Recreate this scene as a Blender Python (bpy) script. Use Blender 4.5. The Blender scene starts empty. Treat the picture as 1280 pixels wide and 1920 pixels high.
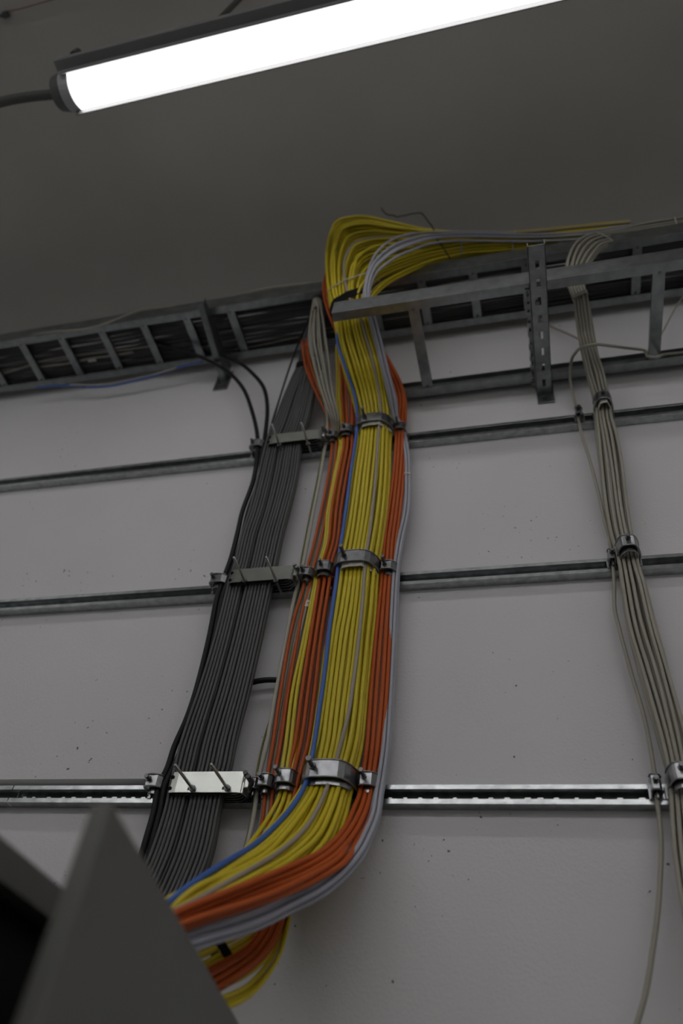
import bpy, bmesh, math, random
import numpy as np
from mathutils import Vector, Matrix

random.seed(7); rng = np.random.default_rng(7)
scn = bpy.context.scene
C = scn.collection

# ------------------------------------------------------------------ camera
# wall plane Y=0, X along the wall, Z up; rows are world X, Y, Z in (right, down, forward)
RW = np.array([[0.96822871, -0.08637224, -0.23436331],
               [0.22400643, 0.71584099, 0.66138579],
               [0.1106537, -0.6929045, 0.71254934]])
FPX = 1425.2
CAM = np.array([0.0, -1.3, 1.6])

def ray(px, py):
    return RW @ np.array([(px - 640) / FPX, (py - 960) / FPX, 1.0])
def at(px, py, off):            # point seen at a pixel, off metres out from the wall
    d = ray(px, py); return CAM + d * ((1.3 - off) / d[1])
def atz(px, py, z):             # point seen at a pixel, at height z
    d = ray(px, py); return CAM + d * ((z - CAM[2]) / d[2])

cd = bpy.data.cameras.new('camera'); cam = bpy.data.objects.new('camera', cd); C.objects.link(cam)
m = Matrix.Identity(4)
for i in range(3):
    m[i][0] = RW[i, 0]; m[i][1] = -RW[i, 1]; m[i][2] = -RW[i, 2]; m[i][3] = CAM[i]
cam.matrix_world = m
cd.sensor_fit = 'VERTICAL'; cd.sensor_height = 36.0; cd.sensor_width = 24.0
cd.lens = FPX / 1920 * 36.0
cd.clip_start = .02
cd.dof.use_dof = True; cd.dof.focus_distance = 1.52; cd.dof.aperture_fstop = 2.0
scn.camera = cam

# ------------------------------------------------------------------ materials
def lin(c):
    return tuple((v / 12.92 if v <= .04045 else ((v + .055) / 1.055) ** 2.4) for v in c)
def mat(name, col, rough=.5, metal=0.0, spec=.5, var=0.0, scale=30.0, bump=0.0, bscale=80.0, emit=None, stretch=None):
    M = bpy.data.materials.new(name); M.use_nodes = True
    nt = M.node_tree; b = nt.nodes['Principled BSDF']
    b.inputs['Base Color'].default_value = (*col, 1)
    b.inputs['Roughness'].default_value = rough
    b.inputs['Metallic'].default_value = metal
    b.inputs['Specular IOR Level'].default_value = spec
    if var or bump:
        tc = nt.nodes.new('ShaderNodeTexCoord'); mp = nt.nodes.new('ShaderNodeMapping')
        nt.links.new(tc.outputs['Object'], mp.inputs['Vector'])
        if stretch: mp.inputs['Scale'].default_value = stretch
    if var:
        n = nt.nodes.new('ShaderNodeTexNoise'); n.inputs['Scale'].default_value = scale
        n.inputs['Detail'].default_value = 4
        nt.links.new(mp.outputs['Vector'], n.inputs['Vector'])
        r = nt.nodes.new('ShaderNodeValToRGB')
        lo = tuple(max(0, v * (1 - var)) for v in col); hi = tuple(min(1, v * (1 + var)) for v in col)
        r.color_ramp.elements[0].position = .3; r.color_ramp.elements[1].position = .7
        r.color_ramp.elements[0].color = (*lo, 1); r.color_ramp.elements[1].color = (*hi, 1)
        nt.links.new(n.outputs['Fac'], r.inputs['Fac'])
        nt.links.new(r.outputs['Color'], b.inputs['Base Color'])
    if bump:
        n2 = nt.nodes.new('ShaderNodeTexNoise'); n2.inputs['Scale'].default_value = bscale
        n2.inputs['Detail'].default_value = 6
        nt.links.new(mp.outputs['Vector'], n2.inputs['Vector'])
        bp = nt.nodes.new('ShaderNodeBump'); bp.inputs['Strength'].default_value = bump
        bp.inputs['Distance'].default_value = .004
        nt.links.new(n2.outputs['Fac'], bp.inputs['Height'])
        nt.links.new(bp.outputs['Normal'], b.inputs['Normal'])
    if emit:
        b.inputs['Emission Color'].default_value = (*emit[0], 1)
        b.inputs['Emission Strength'].default_value = emit[1]
    return M

M = {}
M['yellow'] = mat('yellow_jacket', (.62, .50, .022), .42)
M['orange'] = mat('orange_jacket', (.47, .088, .012), .48, spec=.35)
M['blue'] = mat('blue_jacket', (.045, .13, .46), .45)
M['lavender'] = mat('lavender_grey_jacket', (.39, .40, .46), .42)
M['darkgrey'] = mat('dark_grey_jacket', (.080, .082, .084), .5)
M['midgrey'] = mat('mid_grey_jacket', (.22, .22, .205), .45)
M['beige'] = mat('beige_jacket', (.33, .315, .26), .45)
M['pale'] = mat('pale_grey_jacket', (.40, .385, .33), .45)
M['taupe'] = mat('taupe_jacket', (.34, .30, .25), .45)
M['black'] = mat('black_jacket', (.009, .009, .010), .5, spec=.25)
M['rubber'] = mat('black_rubber', (.006, .006, .006), .8, spec=.15)
M['galv'] = mat('galvanised_steel', (.42, .44, .45), .25, .92, var=.22, scale=55, bump=.08, bscale=120)
M['galvdull'] = mat('dull_galvanised_steel', (.27, .285, .29), .30, .9, var=.18, scale=35, bump=.06, bscale=90)
M['zinc'] = mat('bright_zinc_plate', (.44, .455, .43), .27, .92, var=.06, scale=18, bump=.03, bscale=30)
M['cast'] = mat('clamp_steel', (.30, .305, .32), .28, .92, var=.22, scale=60)
M['bolt'] = mat('dark_bolt_steel', (.16, .16, .165), .35, .8)
M['stud'] = mat('threaded_stud_steel', (.55, .55, .54), .28, .9)
M['platedark'] = mat('unlit_plate_copy', (.20, .21, .19), .38, .85, var=.1, scale=25)  # darker copy of the plate zinc, the missing lamp reflection put into colour
M['liner'] = mat('white_plastic_liner', (.58, .57, .52), .45)
M['tie'] = mat('white_cable_tie', (.45, .45, .42), .45)
M['cabinet'] = mat('grey_painted_sheet', (.14, .14, .128), .5, var=.04, scale=6)
M['inside'] = mat('black_cabinet_inside', (.004, .004, .004), .8)
M['housing'] = mat('grey_lamp_housing', (.22, .22, .225), .5)
M['cap'] = mat('pale_lamp_cap', (.42, .42, .44), .45)
M['capdark'] = mat('dark_lamp_cap', (.10, .10, .10), .5)
M['conduit'] = mat('dark_conduit', (.07, .07, .068), .55)
M['greypipe'] = mat('grey_pipe', (.17, .17, .17), .5)
M['red'] = mat('red_wire', (.16, .03, .02), .5)
LAMP = 6.5
M['lampglow'] = mat('lit_diffuser', (.9, .9, .9), .4, emit=((1.0, .985, .975), LAMP))
M['lamprear'] = mat('second_row_diffuser', (.9, .9, .9), .4, emit=((1.0, .985, .975), 19.0))  # second-row tubes, set stronger than the near row
M['ceilingfill'] = mat('added_ceiling_glow', (.9, .9, .9), .4, emit=((1.0, .985, .975), .9))  # added glow that lifts the ceiling near the wall
M['farwall'] = mat('pale_grey_wall', (.74, .74, .73), .8)  # unseen room walls, kept pale so they bounce light
M['floor'] = mat('grey_floor', (.16, .16, .155), .5, var=.1, scale=4)

def plaster(name, col, specks, var, bump):
    W = mat(name, col, .75, spec=.25, var=var, scale=2.2, bump=bump, bscale=190)
    nt = W.node_tree; b = nt.nodes['Principled BSDF']
    if specks:
        src = b.inputs['Base Color'].links[0].from_socket
        tc = nt.nodes.new('ShaderNodeTexCoord')
        v = nt.nodes.new('ShaderNodeTexNoise'); v.inputs['Scale'].default_value = 95; v.inputs['Detail'].default_value = 2
        v2 = nt.nodes.new('ShaderNodeTexNoise'); v2.inputs['Scale'].default_value = 3.5
        nt.links.new(tc.outputs['Object'], v.inputs['Vector']); nt.links.new(tc.outputs['Object'], v2.inputs['Vector'])
        ad = nt.nodes.new('ShaderNodeMath'); ad.operation = 'MULTIPLY_ADD'; ad.inputs[1].default_value = .35
        nt.links.new(v2.outputs['Fac'], ad.inputs[0]); nt.links.new(v.outputs['Fac'], ad.inputs[2])
        r = nt.nodes.new('ShaderNodeValToRGB')
        r.color_ramp.elements[0].position = .935; r.color_ramp.elements[1].position = .97
        r.color_ramp.elements[0].color = (0, 0, 0, 1); r.color_ramp.elements[1].color = (1, 1, 1, 1)
        nt.links.new(ad.outputs[0], r.inputs['Fac'])
        mx = nt.nodes.new('ShaderNodeMix'); mx.data_type = 'RGBA'
        nt.links.new(r.outputs['Color'], mx.inputs['Factor'])
        nt.links.new(src, mx.inputs['A']); mx.inputs['B'].default_value = (.16, .15, .14, 1)
        nt.links.new(mx.outputs['Result'], b.inputs['Base Color'])
    return W
M['wall'] = plaster('white_wall_plaster', (.66, .65, .665), True, .035, .22)
M['ceil'] = plaster('grey_ceiling_concrete', (.47, .455, .425), False, .05, .12)

# ------------------------------------------------------------------ building helpers
def tag(o, label=None, cat=None, group=None, kind=None):
    if label: o['label'] = label
    if cat: o['category'] = cat
    if group: o['group'] = group
    if kind: o['kind'] = kind
    return o
def empty(name, loc, label, cat, group=None):
    o = bpy.data.objects.new(name, None); C.objects.link(o); o.location = loc
    o.empty_display_size = .02
    return tag(o, label, cat, group)

class MB:
    def __init__(s): s.v = []; s.f = []
    def add(s, vs, fs):
        n = len(s.v); s.v += [tuple(map(float, p)) for p in vs]; s.f += [tuple(i + n for i in f) for f in fs]
        return s
    def box(s, a, b):
        x0, y0, z0 = (min(a[i], b[i]) for i in range(3)); x1, y1, z1 = (max(a[i], b[i]) for i in range(3))
        return s.add([(x0,y0,z0),(x1,y0,z0),(x1,y1,z0),(x0,y1,z0),(x0,y0,z1),(x1,y0,z1),(x1,y1,z1),(x0,y1,z1)],
                     [(0,3,2,1),(4,5,6,7),(0,1,5,4),(1,2,6,5),(2,3,7,6),(3,0,4,7)])
    def cyl(s, a, b, r, n=12, r2=None):
        a = Vector(a); b = Vector(b); t = (b - a).normalized()
        u = t.orthogonal().normalized(); w = t.cross(u); r2 = r if r2 is None else r2
        vs = []
        for p, rr in ((a, r), (b, r2)):
            for k in range(n):
                an = 2 * math.pi * k / n
                vs.append(p + (u * math.cos(an) + w * math.sin(an)) * rr)
        fs = [(k, (k + 1) % n, n + (k + 1) % n, n + k) for k in range(n)]
        fs += [tuple(range(n - 1, -1, -1)), tuple(range(n, 2 * n))]
        return s.add(vs, fs)
    def prism(s, prof, axis, a, b):      # closed profile of (p,q) extruded along an axis; axis 0: p=Y q=Z; axis 2: p=X q=Y; axis 1: p=X q=Z
        def P(p, q, t): return {0: (t, p, q), 1: (p, t, q), 2: (p, q, t)}[axis]
        n = len(prof)
        vs = [P(p, q, a) for p, q in prof] + [P(p, q, b) for p, q in prof]
        fs = [(k, (k + 1) % n, n + (k + 1) % n, n + k) for k in range(n)]
        fs += [tuple(range(n - 1, -1, -1)), tuple(range(n, 2 * n))]
        return s.add(vs, fs)
    def sheet(s, path, th, axis, a, b):  # open path thickened to one side, extruded
        path = [np.array(p, float) for p in path]; n = len(path); off = []
        for i in range(n):
            d1 = path[i] - path[i - 1] if i > 0 else path[1] - path[0]
            d2 = path[i + 1] - path[i] if i < n - 1 else path[i] - path[i - 1]
            d1 = d1 / np.linalg.norm(d1); d2 = d2 / np.linalg.norm(d2)
            n1 = np.array([-d1[1], d1[0]]); n2 = np.array([-d2[1], d2[0]])
            q = n1 + n2; q = q / max(1e-6, np.dot(q, n1))
            off.append(path[i] + q * th)
        return s.prism([tuple(p) for p in path] + [tuple(p) for p in off[::-1]], axis, a, b)
    def build(s, name, material, parent=None, bevel=0.0, smooth=False, origin=None):
        me = bpy.data.meshes.new(name)
        o = bpy.data.objects.new(name, me)
        base = Vector(origin) if origin is not None else (parent_world(parent) if parent else None)
        if base is None:
            base = Vector(np.mean(np.array(s.v), axis=0))
        me.from_pydata([tuple(Vector(p) - base) for p in s.v], [], s.f)
        bm = bmesh.new(); bm.from_mesh(me); bmesh.ops.recalc_face_normals(bm, faces=bm.faces); bm.to_mesh(me); bm.free()
        me.materials.append(material)
        if smooth: me.polygons.foreach_set('use_smooth', [True] * len(me.polygons))
        C.objects.link(o)
        if parent: o.parent = parent
        else: o.location = base
        if bevel:
            mo = o.modifiers.new('bevel', 'BEVEL'); mo.width = bevel; mo.segments = 2; mo.limit_method = 'ANGLE'
        return o
def parent_world(p):
    v = Vector(p.location)
    while p.parent: p = p.parent; v += Vector(p.location)
    return v

def tube_mesh(P, r, n=8):
    P = np.asarray(P, float); N = len(P)
    T = np.gradient(P, axis=0); T /= np.linalg.norm(T, axis=1)[:, None] + 1e-12
    a = np.array([0, -1.0, 0.02]); a -= T[0] * a.dot(T[0])
    if np.linalg.norm(a) < .2: a = np.array([1.0, 0, 0]); a -= T[0] * a.dot(T[0])
    U = np.zeros_like(P); U[0] = a / np.linalg.norm(a)
    for i in range(1, N):
        u = U[i - 1] - T[i] * U[i - 1].dot(T[i]); U[i] = u / np.linalg.norm(u)
    W = np.cross(T, U)
    an = np.arange(n) * 2 * np.pi / n
    V = P[:, None, :] + r * (U[:, None, :] * np.cos(an)[None, :, None] + W[:, None, :] * np.sin(an)[None, :, None])
    V = V.reshape(-1, 3)
    F = []
    for i in range(N - 1):
        for k in range(n):
            k2 = (k + 1) % n
            F.append((i * n + k, i * n + k2, (i + 1) * n + k2, (i + 1) * n + k))
    F.append(tuple(range(n - 1, -1, -1))); F.append(tuple((N - 1) * n + k for k in range(n)))
    return V, F
def tube(name, P, r, material, parent=None, n=8, label=None, cat=None, group=None):
    V, F = tube_mesh(P, r, n)
    o = MB().add(V, F).build(name, material, parent, smooth=True)
    return tag(o, label, cat, group)

def spline(P, per=6):
    P = np.asarray(P, float)
    if len(P) == 2: return P[0] + (P[1] - P[0]) * np.linspace(0, 1, per + 1)[:, None]
    d = np.sqrt(np.linalg.norm(np.diff(P, axis=0), axis=1)) + 1e-6
    t = np.concatenate([[0], np.cumsum(d)]); n = len(P)
    Tn = np.zeros_like(P)
    for i in range(n):
        if i == 0: Tn[i] = (P[1] - P[0]) / d[0]
        elif i == n - 1: Tn[i] = (P[-1] - P[-2]) / d[-1]
        else:
            a = (P[i] - P[i - 1]) / d[i - 1]; b = (P[i + 1] - P[i]) / d[i]
            Tn[i] = (a * d[i] + b * d[i - 1]) / (d[i] + d[i - 1])
    out = []
    for i in range(n - 1):
        for s in np.arange(per) / per:
            h00 = 2*s**3 - 3*s**2 + 1; h10 = s**3 - 2*s**2 + s; h01 = -2*s**3 + 3*s**2; h11 = s**3 - s**2
            out.append(h00*P[i] + h10*d[i]*Tn[i] + h01*P[i+1] + h11*d[i]*Tn[i+1])
    out.append(P[-1]); return np.array(out)

OUT = np.array([0, -1.0, 0])
def relax(PS, radii, iters=30, mult=1.04, wallmin=.004):
    A = np.array(PS); n = len(A); R = np.array(radii)
    D = (R[:, None] + R[None, :]) * mult
    iu = np.triu_indices(n, 1)
    mid = A.mean(0); T = np.gradient(mid, axis=0); T /= np.linalg.norm(T, axis=1)[:, None]
    for it in range(iters):
        d = A[iu[0]] - A[iu[1]]
        d = d - T[None] * (d * T[None]).sum(-1, keepdims=True)
        L = np.linalg.norm(d, axis=-1) + 1e-9
        push = np.clip(D[iu][:, None] - L, 0, None) * .5
        mv = d / L[..., None] * push[..., None] * .9
        np.add.at(A, iu[0], mv); np.add.at(A, iu[1], -mv)
        A[:, :, 1] = np.minimum(A[:, :, 1], -(wallmin + R[:, None]))
    return A
def disc_layout(W, D, r):
    p = 2 * r * 1.03; out = []; row = 0; y = -D / 2 + r
    while y <= D / 2 - r + 1e-6:
        hw = W / 2 * math.sqrt(max(0, 1 - (y / (D / 2 + r * .4)) ** 2)) - r * .6
        k = int(2 * hw // p) + 1
        if hw > 0:
            for i in range(k):
                x = (i - (k - 1) / 2) * p
                out.append((.5 + x / (W - 2 * r), y / (D / 2 - r)))
        y += p * .87; row += 1
    return out

RUNS = {}
def bundle(key, stations, cables, hd, wob=.0012, per=7, relaxed=True, iters=30):
    """cables: dicts with a (0..1 across), b (-1..1 depth) or path = [(a, b)] per station"""
    PS = []
    for c in cables:
        Q = []
        ph = rng.uniform(0, 6.28, 2); fr = rng.uniform(.35, .9, 2)
        for k, st in enumerate(stations):
            a, b = c['path'][k] if c.get('path') is not None else (c['a'], c['b'])
            L = at(st[0], st[1], st[4]); R = at(st[2], st[3], st[4])
            p = L + (R - L) * a + OUT * b * hd
            if wob: p = p + wob * np.array([math.sin(k * fr[0] + ph[0]), .6 * math.sin(k * fr[1] + ph[1]), 0])
            Q.append(p)
        PS.append(np.array(Q))
    R_ = [c['r'] for c in cables]
    if relaxed and len(PS) > 1: PS = relax(PS, R_, iters)
    PS = [spline(P, per) for P in PS]
    for P, c in zip(PS, cables):
        tube(c.get('name', 'data_cable'), P, c['r'], c['mat'], n=10, label=c['label'], cat=c.get('cat', 'cable'), group=c.get('group'))
    RUNS[key] = (PS, R_)
    return PS
def hull2(pts):
    pts = sorted(map(tuple, pts))
    def half(it):
        h = []
        for p in it:
            while len(h) > 1 and (h[-1][0]-h[-2][0])*(p[1]-h[-2][1]) - (h[-1][1]-h[-2][1])*(p[0]-h[-2][0]) <= 0: h.pop()
            h.append(p)
        return h[:-1]
    return half(pts) + half(pts[::-1])
def wrap(keys, point, width, name, material, label, cat, th=.0012, group=None, sel=None):
    """a band round the cables of runs where they pass nearest to a point"""
    pts = []; rr = []; mids = []
    point = np.array(point)
    for key in keys:
        PS, R = RUNS[key]
        for i, P in enumerate(PS):
            if sel and not sel(key, i): continue
            k = int(np.argmin(np.linalg.norm(P - point, axis=1)))
            k = min(max(k, 1), len(P) - 2)
            pts.append(P[k]); rr.append(R[i]); mids.append(P[k + 1] - P[k - 1])
    T = np.mean(mids, axis=0); T /= np.linalg.norm(T); c = np.mean(pts, axis=0)
    u = np.cross(T, OUT); u /= np.linalg.norm(u); w = np.cross(u, T)
    P2 = []
    for p, r in zip(pts, rr):
        d = p - c
        for an in np.arange(10) * .6283: P2.append((d.dot(u) + (r + .0006) * math.cos(an), d.dot(w) + (r + .0006) * math.sin(an)))
    H = np.array(hull2(P2)); n = len(H)
    cen = H.mean(0); dirs = (H - cen) / np.linalg.norm(H - cen, axis=1)[:, None]
    Ho = H + dirs * th
    vs = []
    for s in (-width / 2, width / 2):
        for ring in (H, Ho):
            vs += [c + u * q[0] + w * q[1] + T * s for q in ring]
    fs = []
    for k in range(n):
        j = (k + 1) % n
        fs += [(n+k, n+j, 3*n+j, 3*n+k), (k, 2*n+k, 2*n+j, j), (k, j, n+j, n+k), (2*n+k, 3*n+k, 3*n+j, 2*n+j)]
    return tag(MB().add(vs, fs).build(name, material), label, cat, group)

# ------------------------------------------------------------------ the room
ZC = 4.30
def slab(name, a, b, m):
    return tag(MB().box(a, b).build(name, m), kind='structure')
slab('wall_back', (-3.6, 0, 0), (3.2, .12, ZC), M['wall'])
slab('wall_left', (-3.72, -4.2, 0), (-3.6, .12, ZC), M['farwall'])
slab('wall_right', (3.2, -4.2, 0), (3.32, .12, ZC), M['farwall'])
slab('wall_front', (-3.72, -4.32, 0), (3.32, -4.2, ZC), M['farwall'])
slab('floor', (-3.72, -4.32, -.12), (3.32, .12, 0), M['floor'])
slab('ceiling', (-3.72, -4.32, ZC), (3.32, .12, ZC + .12), M['ceil'])

# ------------------------------------------------------------------ wall rails
RZ = {'lowest': 2.227, 'middle': 2.737, 'top': 3.250}
def rail(z, x0, x1, label, teeth=False, height=.034):
    h = height / 2; d = .022
    e = empty('mounting_rail', (x0, 0, z), label, 'rail', 'steel rails across the wall')
    prof = [(-d, z + h - .0070), (-d, z + h), (-.0005, z + h), (-.0005, z - h), (-d, z - h), (-d, z - h + .0076)]
    MB().sheet(prof, .0018, 0, x0, x1).build('channel', M['galv'], e, bevel=.0004)
    # the inward lips of the channel
    b = MB()
    b.box((x0, -d, z + h - .0070), (x1, -d + .006, z + h - .0055)); b.box((x0, -d, z - h + .0076), (x1, -d + .006, z - h + .0061))
    b.build('lip', M['galv'], e)
    if teeth:
        x = max(x0 + .03, -1.25)
        while x < min(x1 - .03, .5):
            w = random.uniform(.006, .011)
            MB().box((x, -d + .0005, z - h + .0077), (x + w, -d + .002, z - h + .0110)).build('lip_tooth', M['zinc'], e)
            x += random.choice([.021, .027, .034])
    return e
xj = at(20, 1490, .022)[0]
rail(RZ['lowest'], -3.2, xj - .001, 'lowest steel rail, short end piece left of its slanted joint', True, .032)
rail(RZ['lowest'], xj + .001, 1.6, 'lowest steel rail on the wall, long piece with bright lips', True, .032)
rail(RZ['middle'], -3.2, 1.6, 'middle steel rail on the wall between lowest and top rails')
rail(RZ['top'], -3.2, 1.6, 'top steel rail on the wall just below the cable ladders', height=.036)
P = [np.array([-3.2, -.0115, RZ['lowest'] + .016 + .0105]), np.array([at(272, 1465, .012)[0], -.0115, RZ['lowest'] + .016 + .0105])]
tube('conduit_pipe', spline(P, 8), .010, M['greypipe'], label='grey pipe lying along the top of the lowest rail', cat='pipe', n=14)

# ------------------------------------------------------------------ clamps
def clamp(px0, px1, py, rail_name, T, zh, label, group, liner='metal', bolt_len=.026, bolt_at=.36, style='saddle', dz=.010, pad=0.0):
    z = RZ[rail_name] + dz
    x0 = at(px0, py, T * .55)[0] - pad; x1 = at(px1, py, T * .55)[0] + pad
    if x1 - x0 < .016:
        mid = (x0 + x1) / 2; x0, x1 = mid - .009, mid + .009
    cx = (x0 + x1) / 2; w = (x1 - x0) / 2
    e = empty('saddle_clamp', (cx, -.022, z), label, 'clamp', group)
    X = lambda f: cx + f * w
    if style == 'saddle':
        outer = [(X(-1), -.0225), (X(-1), -T * .56), (X(-.97), -T * .70), (X(-.86), -T * .83), (X(-.68), -T * .94), (X(-.50), -T * .985), (X(-.2), -T), (X(.2), -T), (X(.50), -T * .975), (X(.70), -T * .90), (X(.86), -T * .78), (X(.97), -T * .62), (X(1), -T * .48), (X(1), -.0225)]
    else:
        outer = [(X(-1), -.0225), (X(-1), -T * .80), (X(-.80), -T), (X(.45), -T), (X(.92), -T * .86), (X(1), -T * .74), (X(1), -.0225)]
    th = .0024
    b = MB().sheet(outer, th, 2, z - zh / 2, z + zh / 2)
    st = b.build('strap', M['cast'], e, bevel=.0008)
    # stiffening beads along both edges of the strap
    if zh > .02:
        for zz in (z + zh / 2 - .001, z - zh / 2 + .001):
            V, F = tube_mesh(spline([np.array([p[0], p[1] + .0004, zz]) for p in outer[1:-1]], 3), .0016, 6)
            MB().add(V, F).build('edge_bead', M['cast'], st, smooth=True)
    # feet hooked into the rail slot
    for s, xx in ((-1, x0), (1, x1)):
        MB().box((xx - .0035, -.026, z - dz - .010), (xx + .0035, -.0205, z - dz + .010)).build('hook_foot', M['cast'], e, bevel=.0006)
    # trough pressed on the cables
    iw = w - .0045; it = T - .0075
    arc = []
    for k in range(9):
        an = math.pi * (0.09 + .82 * k / 8)
        arc.append((cx - iw * math.cos(an) * 1.02, -(T * .50 + (it - T * .50) * math.sin(an) ** .7)))
    if liner == 'white':
        arc = [(cx - iw * .98, -T * .55), (cx - iw * .50, -it * .965), (cx - iw * .16, -it), (cx + iw * .42, -it), (cx + iw * .98, -T * .60)]
    b = MB().sheet(arc, .0016, 2, z - zh / 2 - (.010 if zh > .02 else .006), z + zh / 2 - .006)
    b.build('trough', M['liner'] if liner == 'white' else M['cast'], e, bevel=.0005)
    # pressure screw standing out of the strap
    bx = X(bolt_at * 2 - 1); rb = .0042 if w > .03 else .0034
    by = -T
    bo = MB().cyl((bx, by + .003, z + zh * .12), (bx, by - bolt_len, z + zh * .12), rb, 12).build('screw', M['bolt'], e, smooth=False)
    MB().cyl((bx, by - .0005, z + zh * .12), (bx, by - .003, z + zh * .12), rb * 1.7, 6).build('nut', M['bolt'], bo)
    MB().cyl((bx, by - bolt_len, z + zh * .12), (bx, by - bolt_len - .0035, z + zh * .12), rb * 1.28, 12).build('screw_head', M['bolt'], bo, bevel=.0006)
    return e
g = 'clamps on the wall rails'
clamp(568, 669, 1465, 'lowest', .102, .034, 'large saddle clamp round the wide yellow bundle on the lowest rail', g, 'metal', .024, .28)
clamp(629, 714, 1050, 'middle', .102, .034, 'large saddle clamp round the wide yellow bundle on the middle rail', g, 'white', .026, .30)
clamp(667, 740, 798, 'top', .102, .034, 'large saddle clamp round the wide yellow bundle on the top rail', g, 'white', .026, .32)
clamp(518, 563, 1470, 'lowest', .078, .027, 'medium clamp on orange and yellow cables on the lowest rail', g, 'metal', .020, .30)
clamp(594, 632, 1066, 'middle', .078, .027, 'medium clamp on orange and yellow cables on the middle rail', g, 'metal', .012, .42)
clamp(637, 669, 812, 'top', .078, .027, 'medium clamp on orange and yellow cables on the top rail', g, 'metal', .008, .42)
clamp(490, 517, 1472, 'lowest', .062, .024, 'small clamp holding two orange cables on the lowest rail', g, 'metal', .012, .30, 'block')
clamp(566, 592, 1078, 'middle', .062, .024, 'small clamp on orange and grey cables on the middle rail', g, 'metal', .012, .30, 'block')
clamp(617, 637, 820, 'top', .062, .024, 'small clamp on orange and grey cables on the top rail', g, 'metal', .008, .35, 'block')
clamp(677, 711, 1475, 'lowest', .064, .026, 'clamp with long screw on the orange cables beside the lowest large clamp', g, 'metal', .022, .30, 'block')
clamp(716, 745, 1070, 'middle', .064, .026, 'clamp with long screw on the orange cables beside the middle large clamp', g, 'metal', .022, .30, 'block')
clamp(743, 763, 808, 'top', .064, .026, 'clamp with long screw on the orange cables beside the top large clamp', g, 'metal', .022, .30, 'block')
clamp(282, 313, 1472, 'lowest', .060, .026, 'clamp holding black cables on the lowest rail, above the grey cabinet', g, 'metal', .008, .22, 'block')
clamp(402, 432, 1088, 'middle', .060, .026, 'clamp holding black cables on the middle rail', g, 'metal', .008, .22, 'block')
clamp(474, 500, 838, 'top', .060, .026, 'clamp holding three black cables on the top rail', g, 'metal', .008, .22, 'block')
clamp(474, 488, 1475, 'lowest', .050, .022, 'narrow clamp on one pale cable at the end of the bright plate', g, 'metal', .010, .40, 'block')
clamp(1251, 1305, 1470, 'lowest', .086, .030, 'wide clamp on the beige bundle at the lowest rail', g, 'metal', .010, .45)
clamp(1154, 1199, 1035, 'middle', .086, .030, 'wide clamp on the beige bundle at the middle rail', g, 'metal', .008, .5)
clamp(1111, 1147, 757, 'top', .086, .030, 'wide clamp on the beige bundle at the top rail', g, 'white', .006, .5)
clamp(1221, 1237, 1478, 'lowest', .048, .028, 'narrow dark clamp on a single beige cable at the lowest rail', g, 'metal', .006, .5, 'block')
clamp(1140, 1155, 1050, 'middle', .048, .028, 'narrow dark clamp on a single beige cable at the middle rail', g, 'metal', .006, .5, 'block')
clamp(1078, 1092, 778, 'top', .048, .028, 'narrow dark clamp on a single beige cable at the top rail', g, 'metal', .006, .5, 'block')

# layered plate clamps over the flat dark grey cables
def plates(rail_name, pxs, label, studs, tip, material):
    z = RZ[rail_name] - .001; hz = .0205
    x0 = at(pxs[0], pxs[2], .072)[0]; x1 = at(pxs[1], pxs[2], .072)[0]
    e = empty('plate_clamp', ((x0 + x1) / 2, -.022, z), label, 'clamp', 'layered plate clamps over the dark grey cables')
    fp = MB().sheet([(x0 - .004, -.058), (x0, -.0722), (x0 + .012, -.0735), (x1 - .010, -.0735), (x1, -.070), (x1 + .004, -.056)], .0018, 2, z - hz, z + hz).build('front_plate', material, e, bevel=.0005)
    # notches and slots show as dark inserts held behind the plate
    b = MB()
    for zz in (z + .010, z - .012): b.box((x0 - .003, -.0745, zz - .0025), (x0 + .003, -.062, zz + .0025))
    b.build('notch', M['rubber'], fp)
    for k, yy in enumerate((-.0625, -.0535, -.0445, -.0355)):
        MB().sheet([(x0 + .002, yy + .006), (x0 + .004, yy), (x1 - .022 + .002 * k, yy), (x1 - .010, yy - .004), (x1 - .003, yy - .010)], .0012, 2, z - hz + .001, z + hz - .001).build('spacer_plate', M['galvdull'], e, bevel=.0003)
    b = MB()
    for xx in (x0 + .003, x1 - .002): b.box((xx - .004, -.066, z - .009), (xx + .004, -.0205, z + .009))
    b.build('hook_leg', M['cast'], e, bevel=.0008)
    for sx, sy in studs:
        p = at(sx, sy, .0735)
        s = MB().cyl((p[0], -.030, p[2]), (p[0], -tip, p[2]), .0028, 10).build('stud', M['stud'], e, smooth=True)
        MB().cyl((p[0], -.0735, p[2]), (p[0], -.078, p[2]), .0062, 6).build('nut', M['bolt'], s)
        MB().box((p[0] - .010, -.0742, p[2] - .0025), (p[0] + .004, -.073, p[2] + .0025)).build('slot', M['rubber'], s)
    # clip with its screw at the free end
    b = MB(); b.box((x1 + .001, -.074, z - .012), (x1 + .010, -.054, z + .010))
    c = b.build('end_clip', M['zinc'], e, bevel=.002)
    q = MB(); q.cyl((x1 + .004, -.072, z + .010), (x1 + .004, -.086, z + .012), .0045, 10); q.cyl((x1 + .010, -.070, z + .004), (x1 + .010, -.084, z + .006), .0045, 10)
    q.build('clip_screw', M['bolt'], c)
    return e
plates('lowest', (318, 455, 1478), 'bright plate with two long studs over dark grey cables, lowest rail', ((361, 1479), (426, 1478)), .162, M['zinc'])
plates('middle', (431, 546, 1090), 'darker plate with two long studs over dark grey cables, middle rail', ((459, 1090), (518, 1090)), .156, M['platedark'])
plates('top', (501, 598, 838), 'darker plate with two long studs over dark grey cables, top rail', ((524, 836), (578, 834)), .150, M['platedark'])

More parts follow.
